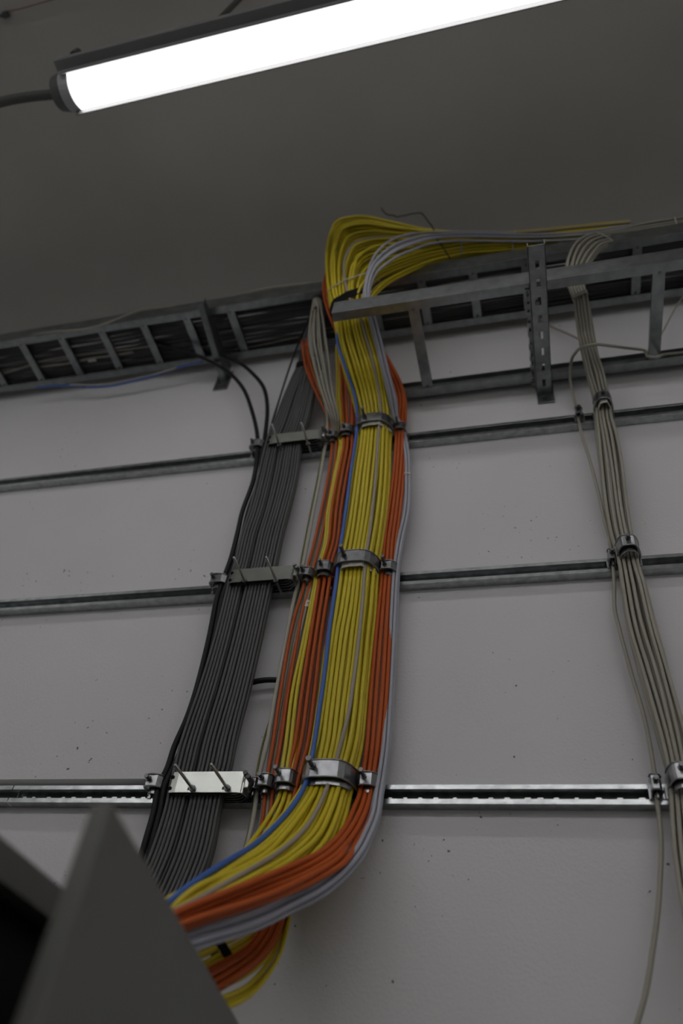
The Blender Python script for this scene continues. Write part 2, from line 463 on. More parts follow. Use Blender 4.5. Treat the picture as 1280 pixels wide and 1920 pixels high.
# ------------------------------------------------------------------ cables
YEL = [(1180,428,1182,446,.17),(1090,440,1092,452,.185),(1000,448,1002,461,.19),(930,447,932,468,.195),(870,444,868,474,.205),(790,436,806,488,.235),
 (735,424,764,504,.255),(678,411,728,522,.275),(636,416,706,540,.285),(617,450,694,556,.285),(612,490,688,566,.28),(614,530,684,576,.272),(620,566,683,586,.262),
 (632,606,692,606,.245),(637,650,705,650,.195),(650,700,718,698,.145),(665,750,727,748,.088),(673,790,731,787,.060),(672,830,729,829,.056),(661,900,727,900,.058),
 (653,960,722,960,.060),(646,1010,715,1010,.057),(637,1060,707,1060,.054),(635,1085,704,1085,.055),(625,1150,699,1150,.058),(615,1200,694,1200,.060),(608,1250,690,1250,.060),
 (602,1300,685,1300,.060),(595,1350,681,1350,.060),(588,1400,675,1400,.057),(580,1440,664,1445,.054),(571,1482,652,1490,.058),(548,1520,642,1532,.080),
 (515,1560,618,1588,.125),(478,1600,566,1638,.172),(432,1642,494,1676,.235),(364,1697,392,1726,.30),(298,1745,322,1768,.35),(200,1830,228,1850,.37),(130,1960,160,1975,.38)]
cab = []
lay = disc_layout(.090, .062, .0045)
levels = [0, .045, .21, .235, .37, .52, .66, .80, .92, 1.0]
wl = {4: .3, 5: .7, 6: 1, 7: 1, 8: 1, 9: .9, 10: .6, 11: .25}
for i, (a, b) in enumerate(lay):
    al = min(levels, key=lambda v: abs(v - a - rng.uniform(-.06, .06)))
    path = [(a + (al - a) * wl.get(k, 0), b * (1 + .25 * wl.get(k, 0))) for k in range(len(YEL))]
    cab.append(dict(path=path, r=.0045, mat=M['yellow'], label='yellow cable in the wide bundle under the large saddle clamps', group='yellow cables of the wide bundle'))
ba = [.35]*12 + [.2, .05, .0, .0, .02, .0, .0, .03, .04, .04, .05, .05, .06, .10, .12, .12, .12, .13, .15, .16, .17, .14, .12, .11, .10, .09, .08, .08]
bb = [-1.2]*12 + [-1.0, -.2, .6, 1, 1.1] + [1.1]*24
ta = [.5]*11 + [.58, .64, .76, .82, .82, .80, .76, .72, .72, .72, .74, .76, .78, .82, .84, .83, .80, .76, .70, .66, .62, .62, .62, .62, .62, .62, .62]
NS = len(YEL); ba = (ba + [.08]*9)[:NS]; bb = (bb + [1.1]*9)[:NS]; ta = (ta + [.62]*9)[:NS]
cab.append(dict(path=list(zip(ba, bb)), r=.0044, mat=M['blue'], label='single blue cable on the front of the wide yellow bundle'))
cab.append(dict(path=[(v, 1.15) for v in ta], r=.0038, mat=M['taupe'], label='single grey cable running down the front of the yellow bundle'))
bundle('yellow', YEL, cab, .026, wob=.0014)

LAV = [(1180,425,1182,432,.20),(1090,436,1092,446,.205),(1000,440,1002,451,.215),(930,437,932,451,.225),(862,437,862,450,.25),(805,438,808,455,.285),(765,442,775,466,.315),
 (732,454,746,478,.33),(708,474,722,494,.335),(695,496,706,508,.33),(687,525,695,530,.318),(683,556,691,558,.300),(688,580,696,580,.282),(696,606,703,605,.255),(707,650,715,649,.205),(719,700,727,699,.152),(730,748,740,747,.098),
 (737,785,745,785,.056),(746,808,756,807,.040),(757,850,765,850,.040),(759,900,767,900,.042),(755,960,766,960,.042),(744,1020,753,1020,.040),(738,1068,746,1068,.038),
 (736,1100,744,1100,.039),(731,1200,739,1200,.040),(726,1300,733,1300,.040),(719,1400,727,1400,.040),(712,1450,720,1450,.039),(705,1490,713,1490,.044),(697,1524,709,1528,.062),
 (681,1562,695,1568,.095),(652,1602,672,1614,.145),(600,1643,612,1672,.20),(540,1674,548,1706,.24),(475,1704,482,1738,.29),(360,1739,372,1774,.365),(300,1760,310,1800,.40),(205,1840,218,1875,.42),(140,1965,150,2000,.43)]
L4 = [(0, .6), (.33, -.5), (.66, .6), (1.0, -.5), (.5, 1.6), (.85, 1.3)]
bundle('lavender', LAV, [dict(a=a, b=b, r=.0037, mat=M['lavender'], label='pale lavender grey cable beside the orange cables, outermost in the sweep below', group='lavender grey cables') for a, b in L4], .006, wob=.0008)

ORR = [(676,560,684,560,.16),(690,610,697,609,.130),(705,650,713,649,.100),(722,688,733,685,.078),(739,722,750,719,.064),(747,750,758,748,.056),(744,785,759,785,.048),(744,806,759,805,.044),(742,850,758,850,.046),
 (737,900,756,900,.050),(729,960,750,960,.050),(722,1020,741,1020,.046),(718,1068,738,1068,.042),(716,1100,735,1100,.044),(706,1200,730,1200,.050),(697,1300,725,1300,.052),(689,1400,717,1400,.048),
 (682,1450,711,1450,.042),(675,1490,704,1492,.046),(664,1520,696,1526,.068),(646,1560,679,1568,.115),(607,1602,654,1616,.185),(560,1630,594,1650,.240),(480,1664,494,1690,.318),(342,1720,350,1737,.40),(288,1745,294,1764,.43),(190,1825,198,1842,.44),(120,1960,128,1975,.44)]
lay = [(0,.8),(.38,.9),(.72,.8),(1,.2),(.2,-.8),(.6,-.8)]
def twist(a, b, n, k0, k1):
    out = []
    for k in range(n):
        t = min(1, max(0, (k - k0) / (k1 - k0)))
        out.append((a * (1 - t) + t * (.5 + (a - .5) * .15 - b * .55), b * (1 - t) + t * (.5 - a) * 3.4))
    return out
bundle('orange_side', ORR, [dict(path=twist(a, b, len(ORR), len(ORR) - 9, len(ORR) - 5), r=.0043, mat=M['orange'], label='orange cable in the narrow strand between yellow bundle and bare wall', group='orange cables of the outer strand') for a, b in lay], .008, wob=.001)

ORL = [(690,470,698,468,.16),(676,520,684,519,.18),(664,570,674,569,.185),(650,612,662,610,.17),(642,650,658,648,.14),(639,690,664,688,.105),(642,740,668,740,.074),(644,780,669,780,.052),(646,810,668,808,.047),
 (646,840,668,840,.047),(634,900,659,900,.050),(623,960,651,960,.050),(617,1020,645,1020,.047),(604,1065,634,1065,.044),(598,1100,631,1100,.046),(583,1200,616,1200,.050),(568,1300,606,1300,.050),(555,1400,592,1400,.047),
 (546,1440,580,1440,.044),(540,1480,566,1480,.044),(528,1540,556,1540,.046),(518,1600,548,1600,.050),(512,1660,540,1660,.060),(506,1720,530,1722,.080),(472,1776,500,1786,.135),(412,1818,424,1842,.21),(360,1845,368,1870,.26)]
lay = [(0,.8),(.33,1),(.66,1),(1,.7),(.14,-.6),(.5,-.5),(.84,-.6)]
bundle('orange_mid', ORL, [dict(a=a, b=b, r=.0042, mat=M['orange'], label='orange cable under the medium clamps left of the wide yellow bundle', group='orange cables of the inner strand') for a, b in lay], .011, wob=.001)

OTH = [(640,470,646,466,.20),(622,488,628,482,.235),(610,515,616,511,.25),(606,540,611,538,.25),(609,566,614,564,.242),(617,592,622,590,.222),(632,628,637,626,.18),(644,660,649,659,.125),(648,700,653,699,.085),(650,740,655,740,.062)]
bundle('orange_loop', OTH, [dict(a=a, b=b, r=.0036, mat=M['orange'], label='orange cable looping out beside the yellow loops at the end of the wider ladder', group='orange cables of the small loop') for a, b in ((0, 0), (1, 0))], .004, wob=.0004)
YLL = [(660,560,668,560,.17),(642,612,650,611,.160),(632,650,640,648,.14),(632,690,641,688,.107),(632,740,641,740,.078),(635,780,643,780,.056),(637,810,645,810,.050),(637,840,645,840,.050),(626,900,633,900,.052),(615,960,622,960,.052),(609,1020,616,1020,.050),(596,1065,603,1065,.047),
 (589,1100,597,1100,.049),(569,1200,581,1200,.054),(548,1300,566,1300,.055),(536,1400,555,1400,.051),(530,1440,548,1440,.050),(528,1478,545,1478,.052),(522,1500,540,1504,.060),(500,1540,520,1550,.088),(464,1590,480,1602,.148),(416,1640,430,1652,.232),(358,1694,368,1704,.32),(298,1738,306,1750,.37),(205,1820,212,1830,.40),(135,1950,142,1960,.40)]
bundle('yellow_left', YLL, [dict(a=a, b=b, r=.0039, mat=M['yellow'], label='yellow cable beside the orange ones under the medium clamps', group='yellow cables under the medium clamps') for a, b in ((0, .5), (.55, 1.2), (1, 0))], .004, wob=.0004)

BEI = [(594,564,.21),(588,600,.185),(584,640,.150),(592,690,.115),(606,740,.080),(614,785,.055),(612,820,.042),(607,850,.040),(599,900,.042),(587,960,.044),(577,1015,.042),(563,1080,.036),(553,1115,.038),(536,1200,.042),(517,1300,.042),(499,1400,.040),(489,1440,.036),(482,1478,.034),(477,1520,.036),(466,1575,.042),(448,1640,.05),(430,1700,.06)]
tube('data_cable', spline([at(*p) for p in BEI], 5), .0046, M['pale'], label='thick pale grey cable left of the orange strands, under narrow clamp', cat='cable')
OLV = [(590,570,.20),(582,640,.145),(588,690,.11),(601,740,.076),(609,785,.05),(606,825,.034),(600,870,.034),(586,940,.036),(571,1015,.034),(563,1060,.031),(561,1100,.03),(548,1150,.03),(541,1200,.028),(521,1300,.028),(491,1400,.026),(478,1470,.022),(470,1540,.03),(450,1620,.04)]
tube('data_cable', spline([at(*p) for p in OLV], 5), .0022, mat('olive_jacket', (.16, .16, .045), .5), label='thin olive wire running alongside the thick pale grey cable', cat='cable')
OTR = [(566,638,574,636,.135),(569,665,578,662,.118),(574,692,584,690,.104),(588,728,596,726,.082),(602,757,610,754,.066),(613,782,623,780,.052),(621,812,630,810,.042),(621,850,630,850,.042),(614,900,623,900,.045),(602,960,612,960,.046),
 (589,1020,600,1020,.044),(573,1080,584,1080,.040),(568,1110,579,1110,.041),(555,1150,567,1150,.043),(543,1200,558,1200,.045),(526,1300,541,1300,.046),(511,1400,526,1400,.043),(504,1440,518,1440,.040),(498,1478,512,1478,.038),(493,1530,506,1530,.040),(486,1570,499,1570,.044),(472,1640,486,1640,.05),(458,1700,472,1700,.06)]
bundle('orange_small', OTR, [dict(a=a, b=b, r=.0036, mat=M['orange'], label='orange cable under the small block clamps between pale and grey cables', group='orange cables under the small clamps') for a, b in ((0, .4), (1, .4), (.5, -2.0))], .005, wob=.0006)
GPR = [(596,566,602,564,.20),(597,600,606,598,.180),(598,640,608,640,.15),(606,690,614,690,.115),(616,740,624,740,.080),(627,785,634,785,.054),(631,815,637,815,.042),(630,850,636,850,.040),(623,900,629,900,.042),(613,960,619,960,.042),(603,1020,609,1020,.042),(586,1080,592,1080,.038),
 (580,1112,588,1112,.042),(571,1150,578,1150,.042),(560,1200,567,1200,.042),(543,1300,550,1300,.042),(527,1400,533,1400,.041),(520,1440,526,1440,.038),(514,1480,519,1480,.036),(508,1530,513,1530,.038),(500,1580,505,1580,.044),(488,1640,494,1640,.05)]
bundle('grey_pair', GPR, [dict(a=a, b=b, r=.0034, mat=m_, label=l_) for a, b, m_, l_ in ((0, 0, M['beige'], 'beige cable with a white marker sleeve, nearest the small orange cables'), (1, 0, M['midgrey'], 'mid grey cable with a white marker sleeve, nearest the medium clamps'))], .004, wob=.0002)
BLP = [(590,562,598,562,.205),(582,605,606,602,.19),(580,645,612,643,.17),(590,690,618,690,.14),(604,740,624,740,.105),(620,785,634,785,.07),(624,812,634,812,.040),(621,850,632,850,.030),(615,900,626,900,.03),(603,960,614,960,.03),(590,1020,602,1020,.03),(574,1080,588,1080,.028),(556,1150,572,1150,.03),(543,1200,560,1200,.03),(526,1300,543,1300,.03),(510,1400,526,1400,.028),(500,1470,512,1470,.026),(490,1540,505,1540,.034),(470,1640,490,1640,.04)]
bundle('beige_fan', BLP, [dict(a=a, b=b, r=.0034, mat=M['beige'], label='beige cable of the small fan hanging from the ladder beside orange wires', group='beige cables fanning below the ladder') for a, b in ((0, .5), (.33, .9), (.66, .9), (1, .5), (.5, -.6))], .006, wob=.0008)
# white marker sleeve on the grey pair
def sleeve(point, keys, width, label, mark):
    o = wrap(keys, point, width, 'marker_sleeve', M['liner'], label, 'label', th=.0008)
    if mark:
        o2 = np.array(at(578, 1132, .0485))
        V, F = tube_mesh(spline([o2 + np.array(q) for q in ((-.0035, 0, .002), (0, -.0002, .003), (.0025, 0, .0015), (.0018, 0, -.001))], 5), .0007, 6)
        MB().add(V, F).build('ink_mark', M['rubber'], o)
sleeve(at(578, 1131, .042), ['grey_pair'], .019, 'white marker sleeve round the two grey cables below the middle rail', True)
sleeve(at(763, 896, .042), ['lavender'], .006, 'thin white band on the lavender cables below the top rail', False)

# lower tails curling back to the cabinet
TLA = [(540,1640,552,1640,.05),(534,1690,546,1690,.06),(528,1735,538,1735,.075),(512,1790,521,1793,.105),(470,1842,480,1853,.155),(428,1866,434,1882,.21),(380,1878,384,1896,.25)]
bundle('tail_outer', TLA, [dict(a=a, b=b, r=.0038, mat=M['yellow'], label='yellow cable in the lowest curl below the lavender sweep', group='yellow cables of the lowest curl') for a, b in ((.2, 0), (1, 0), (.6, -1))], .005, wob=.0006)
TLB = [(528,1640,534,1640,.05),(520,1690,526,1690,.065),(512,1735,518,1738,.085),(494,1785,500,1792,.12),(452,1818,456,1830,.165),(412,1836,415,1848,.215),(370,1848,373,1860,.25)]
bundle('tail_inner', TLB, [dict(a=0, b=0, r=.0038, mat=M['yellow'], label='yellow cable of the small inner curl just below the rusty orange cables', group='yellow cables of the inner curl'), dict(a=1, b=0, r=.0038, mat=M['yellow'], label='yellow cable of the small inner curl just below the rusty orange cables', group='yellow cables of the inner curl')], .005, wob=.0004)
TLC = [(520,1640,545,1640,.035),(512,1690,538,1700,.05),(470,1732,488,1768,.11),(420,1762,432,1806,.175),(375,1785,388,1832,.225),(330,1805,342,1850,.26)]
bundle('tail_tape', TLC, [dict(a=a, b=b, r=.0038, mat=M['yellow'], label='yellow cable in the bunch with black tape under the lavender sweep', group='yellow cables of the taped bunch') for a, b in ((0, 0), (.25, .8), (.5, 0), (.75, .8), (1, 0), (.4, -1), (.7, -1))], .008, wob=.0006)
wrap(['tail_tape'], at(413, 1782, .19), .020, 'black_tape', M['rubber'], 'black tape wrapped round the yellow bunch below the lavender cables', 'tape', th=.0015)

# flat dark grey cables under the plates
GRY = [(590,575,612,573,.125),(578,612,606,610,.112),(570,650,603,648,.098),(562,688,598,686,.082),(551,711,591,711,.074),(533,750,585,750,.065),(518,790,576,790,.058),(504,825,565,825,.050),(497,850,562,848,.050),(485,900,555,900,.053),(470,960,540,960,.054),(455,1005,528,1005,.052),
 (442,1060,516,1060,.050),(432,1092,509,1090,.049),(425,1120,503,1120,.050),(405,1200,486,1200,.053),(375,1300,463,1300,.054),(358,1350,450,1350,.053),(342,1400,438,1400,.051),(332,1440,430,1440,.049),(323,1478,419,1478,.048),(314,1520,410,1520,.050),(288,1600,394,1600,.054),(262,1660,372,1660,.06),(240,1705,352,1705,.068),(205,1775,325,1775,.08)]
cols = [0, 1, 2, 3, 4] + [5.9 + k for k in range(8)]
cab = []
for row in range(3):
    for c in cols:
        cab.append(dict(a=(c + .2 * (row == 1)) / 12.9, b=1 - row, r=.0034, mat=M['darkgrey'], name='flat_laid_cable', label='dark grey cable in the wide flat layers under the stud plates', group='dark grey cables under the stud plates'))
bundle('grey_flat', GRY, cab, .0082, wob=.0007, iters=16)
wrap(['grey_flat'], at(580, 686, .082), .020, 'black_strap', M['rubber'], 'black strap round the dark grey cables just below the long ladder', 'strap', th=.0018)

# black cables
def lane(pts, tail): return [at(*p) for p in pts] + [at(x, y, o) for x, y, o in tail]
TA = [(482,850,.052),(475,900,.052),(454,960,.052),(445,1000,.052),(432,1050,.052),(419,1085,.047),(407,1120,.052),(391,1200,.052),(366,1300,.052),(349,1350,.052),(327,1400,.047),(314,1440,.047),(297,1475,.047),(289,1520,.047),(275,1570,.052),(255,1640,.05),(235,1700,.06)]
TB = [(491,850,.052),(485,900,.052),(465,960,.052),(455.5,1000,.052),(442,1050,.052),(429,1085,.047),(417,1120,.052),(401,1200,.052),(377,1300,.052),(362,1350,.052),(342,1400,.047),(325,1440,.047),(309,1475,.047),(301,1520,.047),(288,1570,.052),(270,1640,.05),(250,1700,.06)]
tube('power_cable', spline(lane([(255,633,.14),(292,642,.125),(330,654,.108),(375,669,.088),(424,695,.066),(454,726,.054),(472,770,.048),(482,815,.043)], TA), 6), .0062, M['black'], n=10, label='thick black cable curving in front of the bracket foot to the wall clamp', cat='cable')
tube('power_cable', spline(lane([(380,650,.11),(415,664,.085),(448,680,.06),(474,701,.052),(494,727,.048),(501,765,.046),(497,815,.043)], TB), 6), .0062, M['black'], n=10, label='thick black cable leaving the ladder just behind the bracket foot', cat='cable')
tube('power_cable', spline([at(*p) for p in ((592,575,.21),(579,600,.185),(561,640,.140),(544,685,.100),(525,744,.068),(510,793,.055),(500,828,.045),(496,850,.038),(489,900,.036),(469,960,.036),(448,1050,.034),(423,1120,.034),(406,1200,.034))], 6), .0030, M['black'], label='thin straight black wire slanting down from the ladder to the clamp', cat='cable')
tube('highlight_line', spline([at(*p) for p in ((430,1110,.052),(421,1140,.054),(413,1172,.055),(396,1235,.055),(376,1305,.054),(358,1360,.050),(339,1420,.046),(330,1450,.042))], 6), .0010, M['pale'], label='hair-thin pale line added as the highlight between black and dark grey cables', cat='wire', n=6)  # thin tube standing in for the glint between the cables
tube('cable_stub', spline([at(*p) for p in ((440,1295,.03),(465,1282,.028),(490,1276,.026),(517,1275,.024),(545,1278,.022))], 6), .0062, M['black'], n=10, label='short bit of black cable bridging dark grey and pale cables', cat='cable')

# beige bundle and single cable on the far side of the wall
RBE = [(1420,388,1420,420,.20),(1280,412,1282,436,.20),(1205,424,1208,447,.20),(1152,436,1158,456,.212),(1108,442,1130,463,.236),(1080,455,1115,478,.256),(1066,478,1104,496,.266),(1061,506,1098,512,.266),(1068,540,1096,540,.250),(1078,560,1100,560,.232),(1082,600,1106,600,.192),(1089,640,1110,640,.152),
 (1095,670,1118,670,.120),(1101,705,1130,702,.084),(1111,740,1138,738,.058),(1115,760,1142,758,.048),(1116,785,1145,785,.045),(1119,820,1156,820,.048),(1124,870,1166,870,.050),(1135,960,1178,960,.050),(1146,1010,1187,1010,.047),(1156,1040,1195,1038,.044),(1161,1060,1199,1060,.045),
 (1166,1100,1212,1100,.049),(1174,1160,1226,1160,.052),(1182,1200,1236,1200,.053),(1196,1250,1250,1250,.053),(1210,1300,1263,1300,.052),(1224,1350,1276,1350,.050),(1238,1400,1288,1400,.047),(1250,1450,1297,1450,.044),(1256,1485,1300,1485,.044),(1258,1520,1306,1520,.048),(1264,1600,1318,1600,.054),(1279,1700,1332,1700,.06),(1300,1800,1352,1800,.06),(1325,1930,1376,1930,.06)]
lay = disc_layout(.042, .033, .0037)
bundle('beige', RBE, [dict(a=a, b=b, r=.0037, mat=M['beige'], label='beige cable in the thick bundle crossing all three rails by itself', group='beige cables of the thick bundle') for a, b in lay], .015, wob=.0022)
SGL = [(1330,652,.05),(1280,661,.05),(1242,665,.055),(1236,668,.075),(1228,670,.085),(1214,668,.08),(1208,657,.06),(1170,652,.085),(1140,648,.145),(1114,646,.200),(1095,650,.185),(1080,660,.125),(1071,676,.072),(1068,700,.046),(1073,736,.040),(1080,764,.034),(1085,790,.032),(1092,822,.036),(1103,856,.040),(1118,910,.042),(1132,970,.040),(1142,1010,.036),(1148,1050,.030),(1151,1090,.030),
 (1152,1140,.032),(1161,1180,.034),(1185,1269,.036),(1207,1344,.036),(1222,1419,.034),(1229,1470,.030),(1233,1511,.032),(1238,1560,.036),(1239,1609,.038),(1234,1697,.04),(1223,1784,.04),(1210,1861,.04),(1192,1925,.04),(1170,1990,.04)]
tube('data_cable', spline([at(*p) for p in SGL], 6), .0040, M['beige'], label='single beige cable looped over the bundle and through narrow clamps', cat='cable')
tube('data_cable', spline([at(*p) for p in ((1000,590,.02),(1033,612,.02),(1060,624,.03),(1085,636,.045),(1106,650,.075),(1122,690,.075),(1130,715,.07))], 6), .0036, M['taupe'], label='grey cable slanting from the slotted bracket across to the beige bundle', cat='cable')
tube('data_cable', spline([at(*p) for p in ((1330,495,.06),(1279,557,.06),(1258,592,.055),(1241,624,.05),(1226,648,.05))], 6), .0022, M['beige'], label='thin beige wire slanting up beside the ladder rung at frame edge', cat='cable')

# ------------------------------------------------------------------ cable ladders
def ladder(x0, x1, yw, yr, z, face, rungs, rw, label, flange, lip):
    e = empty('cable_ladder', ((x0 + x1) / 2, (yw + yr) / 2, z), label, 'cable ladder')
    for y, s in ((yw, -1), (yr, 1)):      # s: inward direction along Y
        path = [(y + s * .014, z + face), (y, z + face), (y, z), (y + s * flange, z)]
        if lip: path.append((y + s * flange, z + lip))
        MB().sheet(path, .002 * s, 0, x0, x1).build('side_rail', M['galvdull'], e, bevel=.0004)
    ya, yb = yw - .003, yr + .003
    for x in rungs:
        prof = [(x - rw / 2, z + .017), (x - rw / 2, z + .0035), (x + rw / 2, z + .0035), (x + rw / 2, z + .017)]
        r = MB().sheet(prof, .0018, 1, ya, yb).build('rung', M['galvdull'], e, bevel=.0006)
        for yy in (yw - .016 - flange * .5, yr + .012 + flange * .5):
            MB().cyl((x, yy, z + .003), (x, yy, z - .0005), .0042, 10).build('rivet', M['bolt'], r)
    return e
Z1, Z2 = 3.784, 3.4424
r1 = [-.0932 + .1572 * k for k in range(-17, 9) if not (k in (-3, -4))]
ladder(-2.9, 1.4, -.030, -.230, Z1, .060, r1, .026, 'long narrow cable ladder across the whole wall, highest up', .025, 0)
r2 = [-.243 + .308 * k for k in range(0, 6)]
ladder(-.464, 1.5, -.020, -.327, Z2, .060, r2, .030, 'wider short cable ladder, starting at the yellow bundle', .027, .012)
# dark cables lying in the long ladder
cab = []
for row in range(2):
    for k in range(21):
        y = -.047 - .0075 * k - .0037 * row
        z = Z1 + .0255 + .0072 * row
        nn = 26
        xs = np.linspace(-2.85, 1.35, nn)
        pts = [np.array([x, y + random.uniform(-.0022, .0022), z + abs(random.gauss(0, .0016)) + .0006]) for x in xs]
        cab.append((spline(pts, 3), .0035))
for P, r in cab:
    tube('ladder_cable', P, r, M['darkgrey'], n=6, label='dark grey cable lying lengthwise in the long narrow ladder', cat='cable', group='dark grey cables lying in the long ladder')
# pale cables on the rungs
for pts, r, lab in (([(-40,716),(6,700),(30,693),(52,686),(71,679),(121,669),(160,664),(195,660),(240,655),(277,650),(310,646)], .0030, 'pale cable lying on the ladder rungs, upper of two at frame edge'),
                    ([(70,689),(81,687),(130,681),(165,673),(200,668),(250,660)], .0045, 'thicker pale cable end lying on the ladder rungs beside the thin one'),
                    ([(440,655),(475,650),(500,645),(530,638),(560,632)], .0024, 'short pale wire on the ladder rungs near the thin black wire')):
    tube('ladder_cable', spline([atz(x, y, Z1 + .0205) for x, y in pts], 6), r * .8, M['pale'], label=lab, cat='cable')
MB().cyl(atz(166,677,Z1+.016), atz(180,675,Z1+.016), .0045, 10).build('cable_tag', M['liner'])
tag(bpy.data.objects['cable_tag'], 'small white tag on a pale cable in the long ladder', 'label')
tube('data_cable', spline([at(*p) for p in ((70,727,.062),(110,723,.056),(140,724,.048),(170,726,.046),(205,724,.046),(250,715,.047),(300,701,.055),(345,686,.066),(380,678,.07))], 6), .0036, M['blue'], label='blue cable sagging just below the long ladder', cat='cable')
tube('data_cable', spline([at(*p) for p in ((130,721,.066),(160,722,.054),(195,721,.050),(240,713,.050),(290,702,.056),(330,690,.066))], 6), .0030, M['pale'], label='pale cable sagging above the blue one below the long ladder', cat='cable')
tube('data_cable', spline([at(*p) for p in ((60,628,.226),(100,622,.236),(150,618,.240),(185,611,.240),(215,600,.240),(245,588,.240),(270,580,.236),(300,578,.222),(335,575,.21))], 6), .0034, M['beige'], label='beige cable draped over the face of the long ladder', cat='cable')
tube('data_cable', spline([atz(x, y, Z1 + .066) for x, y in ((440,556),(470,547),(500,541),(530,537),(552,534),(585,531))], 6), .0034, M['beige'], label='pale cable lying on the upper edge of the long ladder', cat='cable')
tube('tie_wire', spline([at(x, y, .262) for x, y in ((715,390),(719,397),(728,403),(737,404),(745,407),(752,405),(760,404),(770,401),(780,400),(788,399),(795,405),(803,416),(811,426),(815,437),(820,450),(828,460),(835,471),(843,484))], 4), .0020, M['black'], label='crooked thin black wire sticking up above the yellow cables', cat='wire', n=6)

# ties and straps on the high bundles
wrap(['yellow'], at(650, 545, .272), .0045, 'cable_tie', M['tie'], 'white tie round the yellow bundle just above the wider ladder', 'cable tie', group='white cable ties')
wrap(['yellow'], at(855, 460, .205), .0045, 'cable_tie', M['tie'], 'white tie on the yellow run next to the crooked black wire', 'cable tie', group='white cable ties')
wrap(['yellow'], at(965, 457, .192), .0045, 'cable_tie', M['tie'], 'white tie on the yellow run before the slotted bracket', 'cable tie', group='white cable ties')
wrap(['beige'], at(1128, 452, .225), .0045, 'cable_tie', M['tie'], 'white tie on the beige bundle where it turns along the ladder', 'cable tie', group='white cable ties')
wrap(['beige'], at(1266, 428, .20), .0045, 'cable_tie', M['tie'], 'white tie on the beige run near the frame edge', 'cable tie', group='white cable ties')
wrap(['beige'], at(1090, 553, .24), .010, 'beige_tape', M['beige'], 'beige tape round the beige bundle between the two ladders', 'tape', th=.0015)
wrap(['yellow'], at(653, 570, .266), .030, 'rubber_strap', M['rubber'], 'black rubber strap round the yellow bundle behind the wider ladder edge', 'strap', th=.0016)

# ------------------------------------------------------------------ brackets
def slotted(b, L0, L1, wdt, th, slots, place):
    """flat strip from L0 to L1 (long) with rectangular slots; place maps (l, w, t) to xyz"""
    def blk(l0, l1, w0, w1):
        p = place(l0, w0, 0); q = place(l1, w1, th); b.box(p, q)
    h = wdt / 2; last = L0
    for c, sl, sw in slots:
        blk(last, c - sl / 2, -h, h)
        blk(c - sl / 2, c + sl / 2, -h, -sw / 2); blk(c - sl / 2, c + sl / 2, sw / 2, h)
        last = c + sl / 2
    blk(last, L1, -h, h)
ax = .080; zb = Z2 - .042; zt = Z2 - .0015
e = empty('slotted_bracket', (ax, 0, zb), 'slotted steel bracket arm carrying the wider ladder from the wall', 'bracket')
b = MB()
slotted(b, .004, .445, .042, .0022, [(.045 + .050 * k, .022, .009) for k in range(8)], lambda l, w, t: (ax + w, -l, zb + t))
if False: slotted(b, .004, .30, zt - zb, .0022, [(.035, .014, .010), (.060, .022, .012), (.098, .022, .012), (.128, .012, .012), (.155, .022, .012), (.190, .013, .012), (.222, .024, .012), (.252, .013, .012), (.280, .022, .012)], lambda l, w, t: (ax - .021 + t, -l, (zt + zb) / 2 + w))
b.box((ax - .021, -.004, zb), (ax - .0188, -.445, zb + .022)); b.box((ax + .021, -.004, zb), (ax + .0188, -.445, zb + .026))
b.build('arm', M['galvdull'], e, bevel=.0004)
sx0 = atz(985, 565, Z2 - .003)[0]; sx1 = ax - .0225; sw = sx1 - sx0
b = MB()
slotted(b, .006, .312, sw, .002, [(.030, .012, .010), (.062, .022, .011), (.090, .012, .011), (.120, .022, .011), (.160, .024, .011), (.195, .012, .011), (.225, .022, .011), (.252, .013, .013), (.282, .024, .011)], lambda l, w, t: ((sx0 + sx1) / 2 + w * 1.0, -l, Z2 - .0045 + t))
b.box((sx1 - .001, -.006, Z2 - .0045), (sx1 + .001, -.312, zb + .02))
b.build('slotted_strip', M['galvdull'], e, bevel=.0003)
b = MB(); b.box((ax - .021, -.001, zb - .036), (ax + .025, -.0055, zt)); b.build('wall_plate', M['galvdull'], e, bevel=.001)
b = MB(); b.cyl((ax - .003, -.0055, zb - .016), (ax - .003, -.013, zb - .016), .0068, 6); b.build('wall_bolt', M['bolt'], e)
b = MB(); b.cyl((ax - .022, -.30, zt - .007), (ax - .030, -.30, zt - .007), .006, 6); b.cyl((ax - .005, -.292, zb - .001), (ax - .005, -.292, zb - .007), .0058, 6); b.cyl((ax - .022, -.042, zt - .014), (ax - .030, -.042, zt - .014), .006, 6)
b.build('bracket_bolt', M['bolt'], e)
bx = -.955
e = empty('cantilever_bracket', (bx, 0, Z1 - .06), 'dark plain bracket arm with a foot under the long ladder', 'bracket')
b = MB(); b.prism([(-.004, Z1 - .001), (-.268, Z1 - .001), (-.268, Z1 - .034), (-.20, Z1 - .040), (-.004, Z1 - .085)], 0, bx + .010, bx + .0125)
b.box((bx - .006, -.004, Z1 - .085), (bx + .0125, -.012, Z1 - .080))
b.add([(bx-.008,-.268,Z1-.034),(bx+.0125,-.268,Z1-.034),(bx+.0125,-.004,Z1-.085),(bx-.008,-.004,Z1-.085),(bx-.008,-.268,Z1-.036),(bx+.0125,-.268,Z1-.036),(bx+.0125,-.004,Z1-.087),(bx-.008,-.004,Z1-.087)],
      [(0,1,2,3),(7,6,5,4),(0,4,5,1),(1,5,6,2),(2,6,7,3),(3,7,4,0)])
b.build('arm', M['galvdull'], e, bevel=.0006)
MB().box((bx - .024, -.001, Z1 - .135), (bx + .026, -.006, Z1 - .030)).build('wall_plate', M['galvdull'], e, bevel=.001)
MB().cyl((bx, -.006, Z1 - .112), (bx, -.014, Z1 - .112), .007, 6).build('wall_bolt', M['galv'], e)

